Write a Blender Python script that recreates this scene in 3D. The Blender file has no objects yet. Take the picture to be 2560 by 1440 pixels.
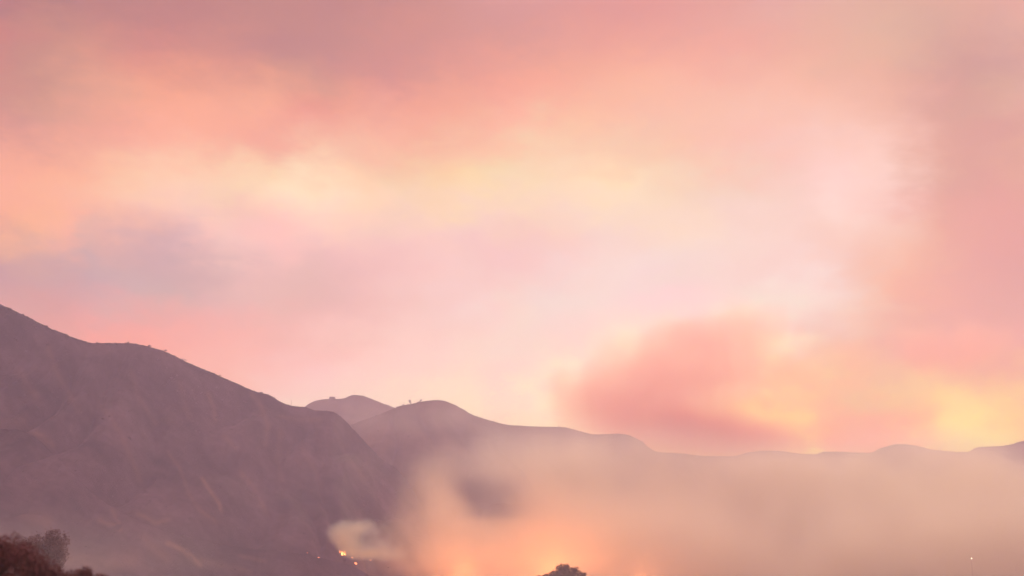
import bpy, bmesh, math, random
import numpy as np
from mathutils import Vector, noise, Matrix
from mathutils.bvhtree import BVHTree

random.seed(7)
rng = np.random.default_rng(7)
R = math.radians
scene = bpy.context.scene
col = scene.collection

# ------------------------------------------------------------------ camera
EYE = Vector((0.0, 0.0, 60.0))
PITCH = R(12.1)
HALF = math.tan(R(22.5))
cam = bpy.data.cameras.new('camera')
cam.sensor_width = 36.0
cam.lens = 18.0 / HALF
cam.clip_start = 0.5
cam.dof.use_dof = True
cam.dof.focus_distance = 1500.0
cam.dof.aperture_fstop = 2.0
cam.clip_end = 30000.0
cam_o = bpy.data.objects.new('camera', cam)
col.objects.link(cam_o)
cam_o.location = EYE
cam_o.rotation_euler = (R(90) + PITCH, 0, 0)
scene.camera = cam_o


def ray(px, py):
    a = (px - 1280.0) / 1280.0 * HALF
    b = (720.0 - py) / 1280.0 * HALF
    return Vector((a, math.cos(PITCH) - b * math.sin(PITCH), math.sin(PITCH) + b * math.cos(PITCH)))


def at(px, py, Y):
    d = ray(px, py)
    return EYE + d * (Y / d.y)


# ------------------------------------------------------------------ world: evening sky veiled by wildfire smoke
SUN_AZ, SUN_EL = R(11.0), R(19.0)
AZ0, AZ1, NAZ = -30.0, 30.0, 31
EL0, EL1, NEL = -2.0, 31.0, 24
SUN_STRENGTH = 3.6
WISP = 0.16
HAZE_COLOR = (0.595, 0.565, 1.0)
HAZE_DENSITY = 0.000305
VALLEY_FIRES = [[930, 1442, 1500, 30000.0], [1150, 1460, 1600, 342240.0], [1390, 1460, 1640, 598920.0], [1600, 1475, 1950, 427800.0]]
BANK_K = 0.0115
LOW_K = 0.0016
BANK_COLOR = (0.78, 0.8, 1.0)
GLOW_K = 0.0084
GLOW_COLOR = (0.98, 0.96, 0.95)
PUFF_K = 0.045
PUFF_COLOR = (0.52, 0.74, 1.0)
PLUME_K = 0.0105
PLUME_COLOR = (0.52, 0.37, 0.31)
PLUME_ABS = (1, 0.3, 0.25)
# colours of the smoky sky, in thousandths: one row per band of elevation, one triple per step of azimuth
SKY_ROWS = [
    '1900,1516,442 1900,1516,442 1900,1516,442 1900,1516,443 1900,1522,447 1900,1539,460 1900,1566,482 1900,1605,512 1900,1654,550 1900,1705,594 1900,1751,638 1900,1783,667 1900,1796,661 1900,1787,622 1900,1766,577 1900,1785,572 1900,1900,594 1900,1900,546 1900,1900,342 1900,1900,131 1900,1900,80 1900,1874,20 1312,557,20 1096,20,20 1317,230,20 1606,1080,20 1499,532,20 1464,355,20 1490,420,20 1484,441,20 1484,443,20',
    '1900,1516,442 1900,1516,442 1900,1516,442 1900,1516,443 1900,1523,448 1900,1540,461 1900,1567,482 1900,1607,513 1900,1655,552 1900,1706,595 1900,1752,639 1900,1783,667 1900,1796,661 1900,1787,621 1900,1766,577 1900,1785,572 1900,1900,594 1900,1900,547 1900,1900,342 1900,1900,131 1900,1900,80 1900,1873,20 1312,557,20 1096,20,20 1317,230,20 1606,1080,20 1499,531,20 1464,355,20 1490,420,20 1484,441,20 1484,443,20',
    '1900,1518,442 1900,1518,442 1900,1518,442 1900,1519,443 1900,1526,448 1900,1543,462 1900,1571,484 1900,1611,515 1900,1660,553 1900,1710,597 1900,1755,640 1900,1786,668 1900,1798,661 1900,1789,621 1900,1768,576 1900,1788,572 1900,1900,595 1900,1900,547 1900,1900,343 1900,1900,131 1900,1900,80 1900,1873,20 1310,557,20 1094,20,20 1315,230,20 1605,1081,20 1498,530,20 1463,354,20 1492,420,20 1485,441,20 1485,443,20',
    '1900,1538,444 1900,1538,444 1900,1538,444 1900,1539,445 1900,1546,450 1900,1565,464 1900,1593,486 1900,1633,518 1900,1682,556 1900,1732,600 1900,1777,646 1900,1808,674 1900,1820,667 1900,1811,626 1900,1790,580 1900,1808,577 1900,1900,607 1900,1900,558 1900,1900,352 1900,1900,136 1900,1900,85 1900,1875,20 1293,566,20 1070,20,20 1298,232,20 1597,1087,20 1487,524,20 1455,348,20 1500,416,20 1497,438,20 1497,440,20',
    '1900,1583,442 1900,1583,442 1900,1583,442 1900,1584,443 1900,1592,448 1900,1610,463 1900,1639,485 1900,1679,516 1900,1727,556 1900,1780,614 1900,1830,691 1900,1861,741 1900,1880,741 1900,1876,690 1900,1851,617 1900,1860,613 1900,1900,698 1900,1900,649 1900,1900,426 1900,1900,172 1900,1900,102 1900,1900,20 1170,571,20 914,20,20 1183,209,20 1553,1082,20 1418,502,20 1392,357,20 1492,422,20 1505,444,20 1506,447,20',
    '1268,610,590 1268,610,590 1268,610,590 1270,612,591 1280,618,596 1308,637,610 1337,664,631 1356,702,663 1407,748,718 1452,813,852 1489,876,1058 1499,920,1219 1500,966,1252 1480,982,1163 1387,974,1054 1369,668,891 1383,1080,1052 1559,1527,1035 1621,1644,761 1900,1900,395 1900,1900,253 1900,1849,20 1084,666,20 842,62,20 1114,256,20 1573,950,141 1372,616,20 1291,620,20 1385,597,20 1396,594,20 1397,591,20',
    '1046,389,484 1046,389,484 1046,389,484 1046,392,486 1073,398,488 1158,414,490 1271,437,499 1276,471,543 1349,522,647 1362,601,915 1415,632,1347 1462,690,1855 1455,778,1900 1428,844,1832 1345,897,1401 1259,870,1359 1284,1399,1900 1508,1747,1834 1596,1826,1552 1729,1900,816 1604,1900,472 1207,494,20 906,252,20 840,290,20 991,710,20 1329,720,20 1044,622,20 845,396,20 955,348,20 968,332,20 967,324,20',
    '610,181,176 614,181,177 616,184,178 628,194,183 705,192,172 904,176,119 1426,186,34 1230,232,175 1330,322,355 1181,414,570 1130,450,758 1252,608,1181 1263,638,1464 1247,677,1383 1122,772,1187 984,651,1338 1048,1096,1900 1360,1505,1900 1546,1682,1900 1722,1900,1584 1580,1900,1314 1055,897,430 739,623,20 462,401,20 431,20,20 578,20,20 618,20,20 569,20,20 639,20,20 665,20,20 664,20,20',
    '452,138,178 458,139,178 476,150,180 509,169,196 552,93,93 660,86,64 1161,88,20 928,113,97 911,167,193 927,226,279 854,304,429 1000,507,760 933,584,920 864,575,947 822,668,1214 709,618,1389 732,540,1718 993,569,1900 1306,1025,1900 1434,1191,1900 1280,1379,1853 750,903,1598 473,194,452 522,85,20 445,20,20 425,20,20 475,20,20 535,20,20 552,20,20 555,20,20 551,20,20',
    '330,106,227 335,108,227 358,119,227 417,146,243 350,134,207 469,153,248 362,241,404 351,265,379 665,290,403 644,310,425 576,266,364 594,246,374 688,325,480 717,444,661 745,500,848 744,679,1124 624,633,1245 613,596,1408 748,440,1239 789,410,1189 705,551,1632 497,711,1678 612,655,1294 591,505,716 564,140,20 495,20,20 406,20,20 380,20,20 347,20,20 333,20,20 330,20,20',
    '100,20,245 102,20,246 130,20,252 20,20,303 295,166,239 122,173,365 268,226,392 273,191,324 246,188,325 564,322,455 567,325,420 594,318,462 734,391,576 771,471,727 726,485,772 695,448,692 628,564,952 648,610,1126 556,557,966 460,475,817 525,443,794 542,401,753 598,510,918 521,231,294 598,137,20 500,96,20 435,20,20 391,20,20 356,20,20 357,20,20 359,20,20',
    '1574,288,28 1593,280,29 1672,272,34 1862,324,20 1702,389,64 789,329,254 632,262,249 424,247,395 1089,553,652 1140,520,670 780,413,579 781,384,566 748,386,572 788,434,585 715,395,534 688,340,604 658,360,550 605,442,653 572,463,684 608,530,700 535,472,698 545,399,607 528,294,391 595,312,375 598,349,384 524,114,20 472,35,20 486,38,20 468,36,20 492,33,20 498,33,20',
    '1397,291,165 1436,288,169 1548,280,179 1594,313,210 1800,352,139 1745,408,208 1631,522,441 1013,544,581 865,503,503 847,453,432 1134,554,594 997,633,584 819,536,569 832,568,592 754,505,688 730,515,511 683,485,532 576,450,659 609,485,498 574,442,451 530,379,524 545,394,606 580,424,629 650,501,727 518,111,128 390,33,20 445,41,20 470,94,20 477,77,20 517,72,20 527,72,20',
    '928,273,127 957,277,131 1020,280,141 1017,334,160 1177,344,113 1130,442,200 1273,613,308 1393,670,416 1264,711,442 1064,855,490 1225,927,671 1071,697,404 840,634,350 810,587,274 832,680,194 754,607,344 717,583,438 782,647,359 639,568,451 521,427,356 468,382,404 454,330,377 542,295,413 665,380,574 647,439,579 375,79,20 392,84,20 480,142,20 494,112,20 543,105,20 554,105,20',
    '477,58,26 480,64,27 467,68,32 385,70,31 588,167,91 782,226,106 871,237,151 965,337,184 886,262,114 758,189,101 897,485,270 805,405,243 791,373,196 777,388,180 762,372,209 677,516,256 696,478,294 593,322,199 569,345,177 560,242,116 539,158,126 537,155,194 567,284,395 617,329,411 635,301,332 442,103,53 356,26,20 398,74,55 446,70,51 503,64,48 516,63,48',
    '536,71,20 531,75,20 496,84,20 460,120,20 544,200,47 687,247,78 840,299,91 970,311,114 956,321,121 951,320,129 760,95,20 789,204,77 861,299,140 737,185,58 752,269,106 795,252,134 682,346,165 695,293,129 549,187,154 548,203,160 528,191,186 560,218,222 574,225,195 578,223,189 464,136,87 319,44,20 360,142,43 528,225,131 558,190,103 620,181,97 634,179,97',
    '560,63,20 565,65,20 554,75,20 471,95,20 353,99,20 626,195,56 717,210,45 810,228,30 631,158,20 663,186,20 557,178,26 662,157,20 583,90,20 742,166,20 669,120,20 681,118,20 694,117,27 642,155,54 642,190,60 600,175,93 572,189,118 545,166,115 586,174,124 479,125,67 479,126,52 303,55,28 244,27,33 297,64,64 446,109,59 519,118,50 534,120,50',
    '719,88,20 751,91,20 858,119,20 516,62,20 511,140,20 454,121,20 548,99,20 439,75,20 477,97,20 274,32,20 305,48,20 367,57,20 354,46,20 387,49,20 509,79,20 641,119,20 662,133,20 610,120,22 619,113,28 598,94,29 550,52,20 464,31,20 458,90,28 438,139,64 396,173,80 353,133,78 384,121,66 479,203,140 624,241,74 688,259,61 702,262,56',
    '252,42,20 268,45,20 272,49,20 212,46,20 143,20,20 289,61,20 300,69,20 309,62,20 346,76,20 357,81,20 314,57,20 333,64,20 442,80,20 406,72,22 384,64,39 344,35,33 412,39,31 500,52,20 449,20,20 426,33,34 453,58,54 454,101,86 450,131,109 432,161,106 426,181,111 415,175,105 494,192,130 536,200,171 656,236,168 712,250,133 722,252,125',
    '241,39,20 244,40,20 256,42,20 255,41,20 256,41,20 305,47,20 244,39,20 334,51,20 242,33,20 303,62,20 335,65,20 298,46,20 330,51,20 378,65,34 418,90,86 486,118,126 428,81,97 418,46,70 426,24,33 440,25,47 396,44,50 395,72,114 371,76,132 421,105,149 438,104,101 496,135,76 523,132,77 599,142,89 682,162,91 710,173,79 713,175,76',
    '310,34,20 310,34,20 313,34,20 321,34,20 332,34,20 350,36,20 352,36,20 366,36,20 360,35,20 342,38,20 298,40,20 267,40,20 245,38,20 339,64,30 396,87,85 543,127,138 475,94,116 436,47,80 474,27,38 461,22,42 415,22,43 469,27,48 502,28,53 511,33,58 508,34,51 512,40,47 521,38,44 555,40,47 583,44,48 589,47,45 590,47,45',
    '349,31,20 349,31,20 351,31,20 359,31,20 371,31,20 382,32,20 386,32,20 395,32,20 398,31,20 372,32,20 306,34,20 262,37,20 242,36,20 344,58,29 417,78,77 569,113,124 503,85,105 468,44,73 510,27,36 493,22,40 439,21,36 512,21,35 553,21,35 554,21,36 543,21,35 536,21,35 542,21,34 560,21,35 574,21,35 576,21,34 576,21,34',
    '363,31,20 363,31,20 365,31,20 373,31,20 386,31,20 395,31,20 401,31,20 408,31,20 412,31,20 386,31,20 316,33,20 264,36,20 249,35,20 359,57,28 435,76,75 585,110,120 522,82,102 490,43,71 532,27,36 515,22,38 460,21,35 533,21,33 574,21,33 573,21,33 562,21,33 554,21,33 559,21,33 576,21,33 589,21,33 592,21,33 592,21,33',
    '366,31,20 366,31,20 368,31,20 376,31,20 389,31,20 398,31,20 404,31,20 411,31,20 415,31,20 389,31,20 318,33,20 265,36,20 251,35,20 363,57,28 440,76,74 588,110,119 527,82,101 495,43,71 536,27,35 519,22,38 465,21,35 537,21,33 578,21,33 578,21,33 567,21,33 558,21,33 562,21,33 580,21,33 593,21,33 595,21,33 596,21,33']
SKY = [[[int(c) / 1000 for c in t_.split(',')] for t_ in r_.split()] for r_ in SKY_ROWS]


world = bpy.data.worlds.new('World')
scene.world = world
world.use_nodes = True
nt = world.node_tree
nt.nodes.clear()
N = nt.nodes.new
L = nt.links.new


def wmath(op, a, b=None, c=None, clamp=False):
    n = N('ShaderNodeMath'); n.operation = op; n.use_clamp = clamp
    for i, v in enumerate((a, b, c)):
        if v is None: continue
        if isinstance(v, (int, float)): n.inputs[i].default_value = v
        else: L(v, n.inputs[i])
    return n.outputs[0]


def wmix(fac, a, b, mode='MIX'):
    n = N('ShaderNodeMix'); n.data_type = 'RGBA'; n.blend_type = mode; n.clamp_factor = True
    for i, v in ((0, fac), (6, a), (7, b)):
        if isinstance(v, (int, float)): n.inputs[i].default_value = v
        elif isinstance(v, tuple): n.inputs[i].default_value = v
        else: L(v, n.inputs[i])
    return n.outputs[2]


def wnoise(vec, scale, detail, rough, stretch=(1, 1, 1), off=(0, 0, 0)):
    m = N('ShaderNodeMapping'); m.inputs['Scale'].default_value = stretch; m.inputs['Location'].default_value = off
    L(vec, m.inputs['Vector'])
    n = N('ShaderNodeTexNoise'); n.inputs['Scale'].default_value = scale
    n.inputs['Detail'].default_value = detail; n.inputs['Roughness'].default_value = rough
    L(m.outputs[0], n.inputs['Vector'])
    return n.outputs['Fac']


tc = N('ShaderNodeTexCoord')
gen = tc.outputs['Generated']
sep = N('ShaderNodeSeparateXYZ'); L(gen, sep.inputs[0])
az = wmath('MULTIPLY', wmath('ARCTAN2', sep.outputs[0], sep.outputs[1]), 180 / math.pi)
el = wmath('MULTIPLY', wmath('ARCSINE', sep.outputs[2]), 180 / math.pi)
# drifting smoke: the layers are bent by turbulence
n1 = wnoise(gen, 17.0, 6, 0.6, (1, 1, 2.0))
n2 = wnoise(gen, 17.0, 6, 0.6, (1, 1, 2.0), (4.3, 1.7, 9.1))
azw = wmath('ADD', az, wmath('MULTIPLY', wmath('SUBTRACT', n1, 0.5), 5.5))
elw = wmath('ADD', el, wmath('MULTIPLY', wmath('SUBTRACT', n2, 0.5), 3.4))
u = wmath('DIVIDE', wmath('SUBTRACT', azw, AZ0), AZ1 - AZ0, clamp=True)
v = wmath('DIVIDE', wmath('SUBTRACT', elw, EL0), EL1 - EL0, clamp=True)


def ramp(inp, stops, mode):
    n = N('ShaderNodeValToRGB'); cr = n.color_ramp; cr.interpolation = mode
    cr.elements[0].position = 0.0; cr.elements[1].position = 1.0
    for p, c in stops[1:-1]:
        cr.elements.new(p)
    for e, (p, c) in zip(cr.elements, stops):
        e.position = p; e.color = c
    L(inp, n.inputs[0])
    return n.outputs[0]


total = None
for j in range(NEL):
    c = ramp(u, [(i / (NAZ - 1), tuple(SKY[j][i]) + (1,)) for i in range(NAZ)], 'CARDINAL')
    w = ramp(v, [(k / (NEL - 1), (1, 1, 1, 1) if k == j else (0, 0, 0, 1)) for k in range(NEL)], 'B_SPLINE')
    cw = wmix(1.0, c, w, 'MULTIPLY')
    total = cw if total is None else wmix(1.0, total, cw, 'ADD')
# fine wisps in the smoke
wisp = wnoise(gen, 16.0, 7, 0.6, (1, 1, 2.6), (2, 5, 1))
fine = wnoise(gen, 75.0, 5, 0.7, (1, 1, 1.6), (7, 3, 2))
wf = wmath('ADD', wmath('ADD', wmath('MULTIPLY', wmath('SUBTRACT', wisp, 0.5), WISP), wmath('MULTIPLY', wmath('SUBTRACT', fine, 0.5), 0.09)), 1.0)
cmb = N('ShaderNodeCombineColor')
L(wmath('POWER', wf, 0.6), cmb.inputs[0]); L(wf, cmb.inputs[1]); L(wf, cmb.inputs[2])
total = wmix(1.0, total, cmb.outputs[0], 'MULTIPLY')
# beyond the part of the sky in view the smoke layer evens out to its mean colour
mean = tuple(np.mean([SKY[j][i] for j in range(2, NEL) for i in range(NAZ)], axis=0)) + (1,)
side = N('ShaderNodeMapRange'); side.interpolation_type = 'SMOOTHSTEP'
L(wmath('ABSOLUTE', az), side.inputs[0]); side.inputs[1].default_value = 32; side.inputs[2].default_value = 75
hi = N('ShaderNodeMapRange'); hi.interpolation_type = 'SMOOTHSTEP'
L(el, hi.inputs[0]); hi.inputs[1].default_value = 31; hi.inputs[2].default_value = 60
total = wmix(wmath('MAXIMUM', side.outputs[0], hi.outputs[0]), total, mean)
sky = N('ShaderNodeTexSky'); sky.sky_type = 'NISHITA'; sky.sun_disc = False
sky.sun_elevation = SUN_EL; sky.sun_rotation = SUN_AZ
sky.air_density = 1.0; sky.dust_density = 6.0
skyb = wmix(1.0, sky.outputs[0], (0.1, 0.1, 0.1, 1), 'MULTIPLY')
total = wmix(0.96, skyb, total)
bg = N('ShaderNodeBackground'); bg.inputs[1].default_value = 1.0
L(total, bg.inputs[0])
wo = N('ShaderNodeOutputWorld'); L(bg.outputs[0], wo.inputs[0])
world.cycles.sampling_method = 'MANUAL'
world.cycles.sample_map_resolution = 512

# ------------------------------------------------------------------ sun, low behind the smoke
sun = bpy.data.lights.new('sun', 'SUN')
sun.energy = SUN_STRENGTH
sun.angle = R(12)
sun.color = (1.0, 0.74, 0.75)
sun_o = bpy.data.objects.new('sun', sun)
col.objects.link(sun_o)
sd = Vector((math.sin(SUN_AZ) * math.cos(SUN_EL), math.cos(SUN_AZ) * math.cos(SUN_EL), math.sin(SUN_EL)))
sun_o.rotation_euler = sd.to_track_quat('Z', 'Y').to_euler()

vs = scene.view_settings
vs.view_transform = 'Standard'; vs.look = 'None'; vs.exposure = 0.0; vs.gamma = 1.0; vs.use_curve_mapping = False
cy = scene.cycles
cy.use_denoising = True
cy.max_bounces = 10; cy.diffuse_bounces = 2; cy.glossy_bounces = 1; cy.transmission_bounces = 2
cy.transparent_max_bounces = 8; cy.volume_bounces = 3
cy.volume_step_rate = 1.8; cy.volume_max_steps = 256
cy.sample_clamp_indirect = 4.0


# ------------------------------------------------------------------ helpers
def tag(o, label=None, cat=None, group=None, kind=None):
    for k_, v_ in (('label', label), ('category', cat), ('group', group), ('kind', kind)):
        if v_: o[k_] = v_
    return o


def empty(name, loc, rz=0.0):
    o = bpy.data.objects.new(name, None)
    o.location = loc; o.rotation_euler = (0, 0, rz); o.empty_display_size = 0.5
    col.objects.link(o)
    return o


def mesh_obj(name, verts, faces, mat, parent=None, smooth=False):
    me = bpy.data.meshes.new(name)
    me.from_pydata([tuple(v_) for v_ in verts], [], faces)
    me.update()
    if smooth:
        me.polygons.foreach_set('use_smooth', [True] * len(me.polygons))
    if mat: me.materials.append(mat)
    o = bpy.data.objects.new(name, me)
    col.objects.link(o)
    if parent: o.parent = parent
    return o


def new_mat(name):
    m = bpy.data.materials.new(name); m.use_nodes = True
    m.node_tree.nodes.clear()
    return m


def simple_mat(name, c1, c2=None, scale=3.0, rough=0.9, emit=None, emit_strength=0.0):
    m = new_mat(name); t = m.node_tree
    b = t.nodes.new('ShaderNodeBsdfPrincipled'); o = t.nodes.new('ShaderNodeOutputMaterial')
    t.links.new(b.outputs[0], o.inputs[0])
    b.inputs['Roughness'].default_value = rough
    b.inputs['Specular IOR Level'].default_value = 0.15
    if c2:
        c_ = t.nodes.new('ShaderNodeTexCoord')
        n = t.nodes.new('ShaderNodeTexNoise'); n.inputs['Scale'].default_value = scale; n.inputs['Detail'].default_value = 4
        t.links.new(c_.outputs['Object'], n.inputs['Vector'])
        r = t.nodes.new('ShaderNodeValToRGB')
        r.color_ramp.elements[0].position = 0.35; r.color_ramp.elements[1].position = 0.65
        r.color_ramp.elements[0].color = (*c1, 1); r.color_ramp.elements[1].color = (*c2, 1)
        t.links.new(n.outputs['Fac'], r.inputs[0]); t.links.new(r.outputs[0], b.inputs['Base Color'])
    else:
        b.inputs['Base Color'].default_value = (*c1, 1)
    if emit:
        b.inputs['Emission Color'].default_value = (*emit, 1)
        b.inputs['Emission Strength'].default_value = emit_strength
    return m


def hill_mat(name, scrub, soil, patch=0.012):
    """dry chaparral over pale soil: the mesh attribute 'bare' says where the soil shows"""
    m = new_mat(name); t = m.node_tree; n_ = t.nodes.new; l_ = t.links.new
    b = n_('ShaderNodeBsdfPrincipled'); o = n_('ShaderNodeOutputMaterial'); l_(b.outputs[0], o.inputs[0])
    b.inputs['Roughness'].default_value = 0.95; b.inputs['Specular IOR Level'].default_value = 0.05
    g = n_('ShaderNodeNewGeometry')
    a = n_('ShaderNodeAttribute'); a.attribute_name = 'bare'
    big = n_('ShaderNodeTexNoise'); big.inputs['Scale'].default_value = patch; big.inputs['Detail'].default_value = 6; big.inputs['Roughness'].default_value = 0.65
    fine = n_('ShaderNodeTexNoise'); fine.inputs['Scale'].default_value = 0.11; fine.inputs['Detail'].default_value = 5; fine.inputs['Roughness'].default_value = 0.7
    l_(g.outputs['Position'], big.inputs['Vector']); l_(g.outputs['Position'], fine.inputs['Vector'])
    r1 = n_('ShaderNodeMapRange'); l_(big.outputs['Fac'], r1.inputs[0]); r1.inputs[1].default_value = 0.36; r1.inputs[2].default_value = 0.66
    r2 = n_('ShaderNodeMapRange'); l_(fine.outputs['Fac'], r2.inputs[0]); r2.inputs[1].default_value = 0.4; r2.inputs[2].default_value = 0.62
    mu = n_('ShaderNodeMath'); mu.operation = 'MULTIPLY_ADD'; l_(r2.outputs[0], mu.inputs[0]); mu.inputs[1].default_value = 0.35; mu.inputs[2].default_value = 0.0
    m1 = n_('ShaderNodeMix'); m1.data_type = 'RGBA'; l_(r1.outputs[0], m1.inputs[0])
    m1.inputs[6].default_value = (*[c * 0.3 for c in scrub], 1); m1.inputs[7].default_value = (*[c * 2.3 for c in scrub], 1)
    m2 = n_('ShaderNodeMix'); m2.data_type = 'RGBA'; l_(mu.outputs[0], m2.inputs[0]); l_(m1.outputs[2], m2.inputs[6]); m2.inputs[7].default_value = (*[c * 0.3 for c in scrub], 1)
    ba = n_('ShaderNodeMath'); ba.operation = 'MULTIPLY'; l_(a.outputs['Fac'], ba.inputs[0])
    rr = n_('ShaderNodeMapRange'); l_(fine.outputs['Fac'], rr.inputs[0]); rr.inputs[1].default_value = 0.3; rr.inputs[2].default_value = 0.6
    rr.inputs[3].default_value = 0.35
    l_(rr.outputs[0], ba.inputs[1])
    m3 = n_('ShaderNodeMix'); m3.data_type = 'RGBA'; l_(ba.outputs[0], m3.inputs[0]); l_(m2.outputs[2], m3.inputs[6]); m3.inputs[7].default_value = (*soil, 1)
    l_(m3.outputs[2], b.inputs['Base Color'])
    bu = n_('ShaderNodeBump'); bu.inputs['Distance'].default_value = 3.0; bu.inputs['Strength'].default_value = 0.25
    l_(fine.outputs['Fac'], bu.inputs['Height']); l_(bu.outputs[0], b.inputs['Normal'])
    return m


# ------------------------------------------------------------------ terrain
def ground_height(x, y):
    z = 58.4 - 14.4 * np.clip(y / 350.0, -0.4, 1.0)
    s = np.clip((y - 350.0) / 650.0, 0, 1)
    z = z * (1 - s * s * (3 - 2 * s))
    return z


GX, GY = np.meshgrid(np.linspace(-4300, 4300, 174), np.concatenate([np.linspace(-560, 600, 60), np.linspace(640, 4700, 90)]))
GZ = ground_height(GX, GY)
for i in range(GX.shape[0]):
    for j in range(GX.shape[1]):
        p = Vector((GX[i, j] * 0.006, GY[i, j] * 0.006, 0.0))
        GZ[i, j] += 1.2 * noise.noise(p * 3) * (0.0 if abs(GX[i, j]) < 60 and abs(GY[i, j]) < 60 else 1.0)
gn, gm = GX.shape
scrub_near = hill_mat('dry_valley_floor', (0.2, 0.15, 0.135), (0.26, 0.2, 0.17), 0.02)
ground = mesh_obj('ground', np.stack([GX.ravel(), GY.ravel(), GZ.ravel()], 1),
                  [(i * gm + j, i * gm + j + 1, (i + 1) * gm + j + 1, (i + 1) * gm + j) for i in range(gn - 1) for j in range(gm - 1)],
                  scrub_near, smooth=True)
tag(ground, kind='structure')


def smooth_line(pts, xs_):
    """monotone cubic through the ridge points"""
    p = np.array(pts, float)
    x = p[:, 0]
    out = []
    for k_ in range(1, p.shape[1]):
        y = p[:, k_]
        h = np.diff(x); d = np.diff(y) / h
        m = np.zeros_like(y); m[0] = d[0]; m[-1] = d[-1]
        for i in range(1, len(y) - 1):
            if d[i - 1] * d[i] > 0:
                w1 = 2 * h[i] + h[i - 1]; w2 = h[i] + 2 * h[i - 1]
                m[i] = (w1 + w2) / (w1 / d[i - 1] + w2 / d[i])
        idx = np.clip(np.searchsorted(x, xs_) - 1, 0, len(x) - 2)
        t = (xs_ - x[idx]) / h[idx]
        out.append((1 + 2 * t) * (1 - t) ** 2 * y[idx] + t * (1 - t) ** 2 * h[idx] * m[idx] + t * t * (3 - 2 * t) * y[idx + 1] + t * t * (t - 1) * h[idx] * m[idx + 1])
    return out


def build_hill(name, pts, mat, slope, fan, step, rows, seed, gully, bare_lines=(), rough=1.0, base=-6.0, lean=0.0):
    """a ridge through the given crest points; front and back slopes run down to the valley with spurs and gullies"""
    px = np.arange(pts[0][0], pts[-1][0] + 0.1, step)
    py, Y = smooth_line(pts, px)
    crest = np.array([at(a, b, c) for a, b, c in zip(px, py, Y)])
    # small crest irregularity
    for i in range(len(px)):
        crest[i, 2] += 0.5 * rough * noise.noise(Vector((px[i] * 0.11, seed, 0))) + 0.8 * rough * noise.noise(Vector((px[i] * 0.035, seed + 3, 0)))
    tanr = (px - 1280.0) / 1280.0 * HALF
    tf = np.linspace(0, 1, rows) ** 1.15
    tb = np.linspace(0, 1, rows // 4)[1:]
    verts = []; grid = []
    cols = []
    for i in range(len(px)):
        c = crest[i]; H = c[2] - base
        foot = H / math.tan(slope)
        dirv = np.array([fan * tanr[i] + lean, -1.0]); dirv /= np.linalg.norm(dirv)
        colm = []
        for t in tb[::-1]:
            q = c[:2] - dirv * foot * 0.8 * t
            z = base + H * (1 - t) ** 1.15
            colm.append((q[0], q[1], z))
        for t in tf:
            q = c[:2] + dirv * foot * t
            z = base + H * (1 - t) ** 1.08
            win = min(1.0, t / 0.12) * min(1.0, (1 - t) / 0.1)
            if win > 0:
                wv = noise.noise(Vector((q[0] * 0.004, q[1] * 0.004, seed + 7.0)))
                s = px[i] * 0.55 * (Y[i] / 1500.0) + 60.0 * (t - .5) * noise.noise(Vector((px[i] * .004, seed, 5.0)))
                rid = 1 - abs(noise.noise(Vector((s * 0.0085 + wv * 1.3, t * 1.3, seed)))) * 2
                rid2 = noise.fractal(Vector((s * 0.026 + wv * 1.2, t * 4.0, seed + 11)), 0.8, 2.0, 4)
                fb = noise.fractal(Vector((q[0] * 0.012, q[1] * 0.012, seed)), 0.9, 2.0, 5)
                z += win * H * gully * (-0.62 * max(rid, 0) ** 2.0 + 0.12 * rid2) + win * rough * 3.2 * fb
            colm.append((q[0], q[1], z))
        cols.append(colm)
    nr = len(cols[0])
    verts = [v_ for c_ in cols for v_ in c_]
    faces = [(i * nr + j, i * nr + j + 1, (i + 1) * nr + j + 1, (i + 1) * nr + j) for i in range(len(px) - 1) for j in range(nr - 1)]
    o = mesh_obj(name, verts, faces, mat, smooth=True)
    tag(o, kind='structure')
    me = o.data
    # bare soil: scars and tracks given as lines on the slope (pixel space is only used to find where on the slope they run)
    V = np.array(verts)
    d = V - np.array(EYE)
    fy = d[:, 1] * math.cos(PITCH) + d[:, 2] * math.sin(PITCH)
    up = -d[:, 1] * math.sin(PITCH) + d[:, 2] * math.cos(PITCH)
    qx = 1280 + d[:, 0] / np.maximum(fy, 1) / HALF * 1280
    qy = 720 - up / np.maximum(fy, 1) / HALF * 1280
    bare = np.zeros(len(V))
    for ln, wid, amt in bare_lines:
        for (x0, y0), (x1, y1) in zip(ln[:-1], ln[1:]):
            ex, ey = x1 - x0, y1 - y0
            t = np.clip(((qx - x0) * ex + (qy - y0) * ey) / (ex * ex + ey * ey), 0, 1)
            dd = np.hypot(qx - x0 - t * ex, qy - y0 - t * ey)
            bare = np.maximum(bare, 0.8 * amt * np.exp(-(dd / wid) ** 2))
    at_ = me.attributes.new('bare', 'FLOAT', 'POINT')
    at_.data.foreach_set('value', bare.astype(np.float32))
    return o, np.array(cols)


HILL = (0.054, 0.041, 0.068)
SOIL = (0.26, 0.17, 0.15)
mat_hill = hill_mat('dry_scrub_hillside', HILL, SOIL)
mat_ridge = hill_mat('hazy_scrub_ridge', (0.075, 0.055, 0.06), SOIL, 0.008)

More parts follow.
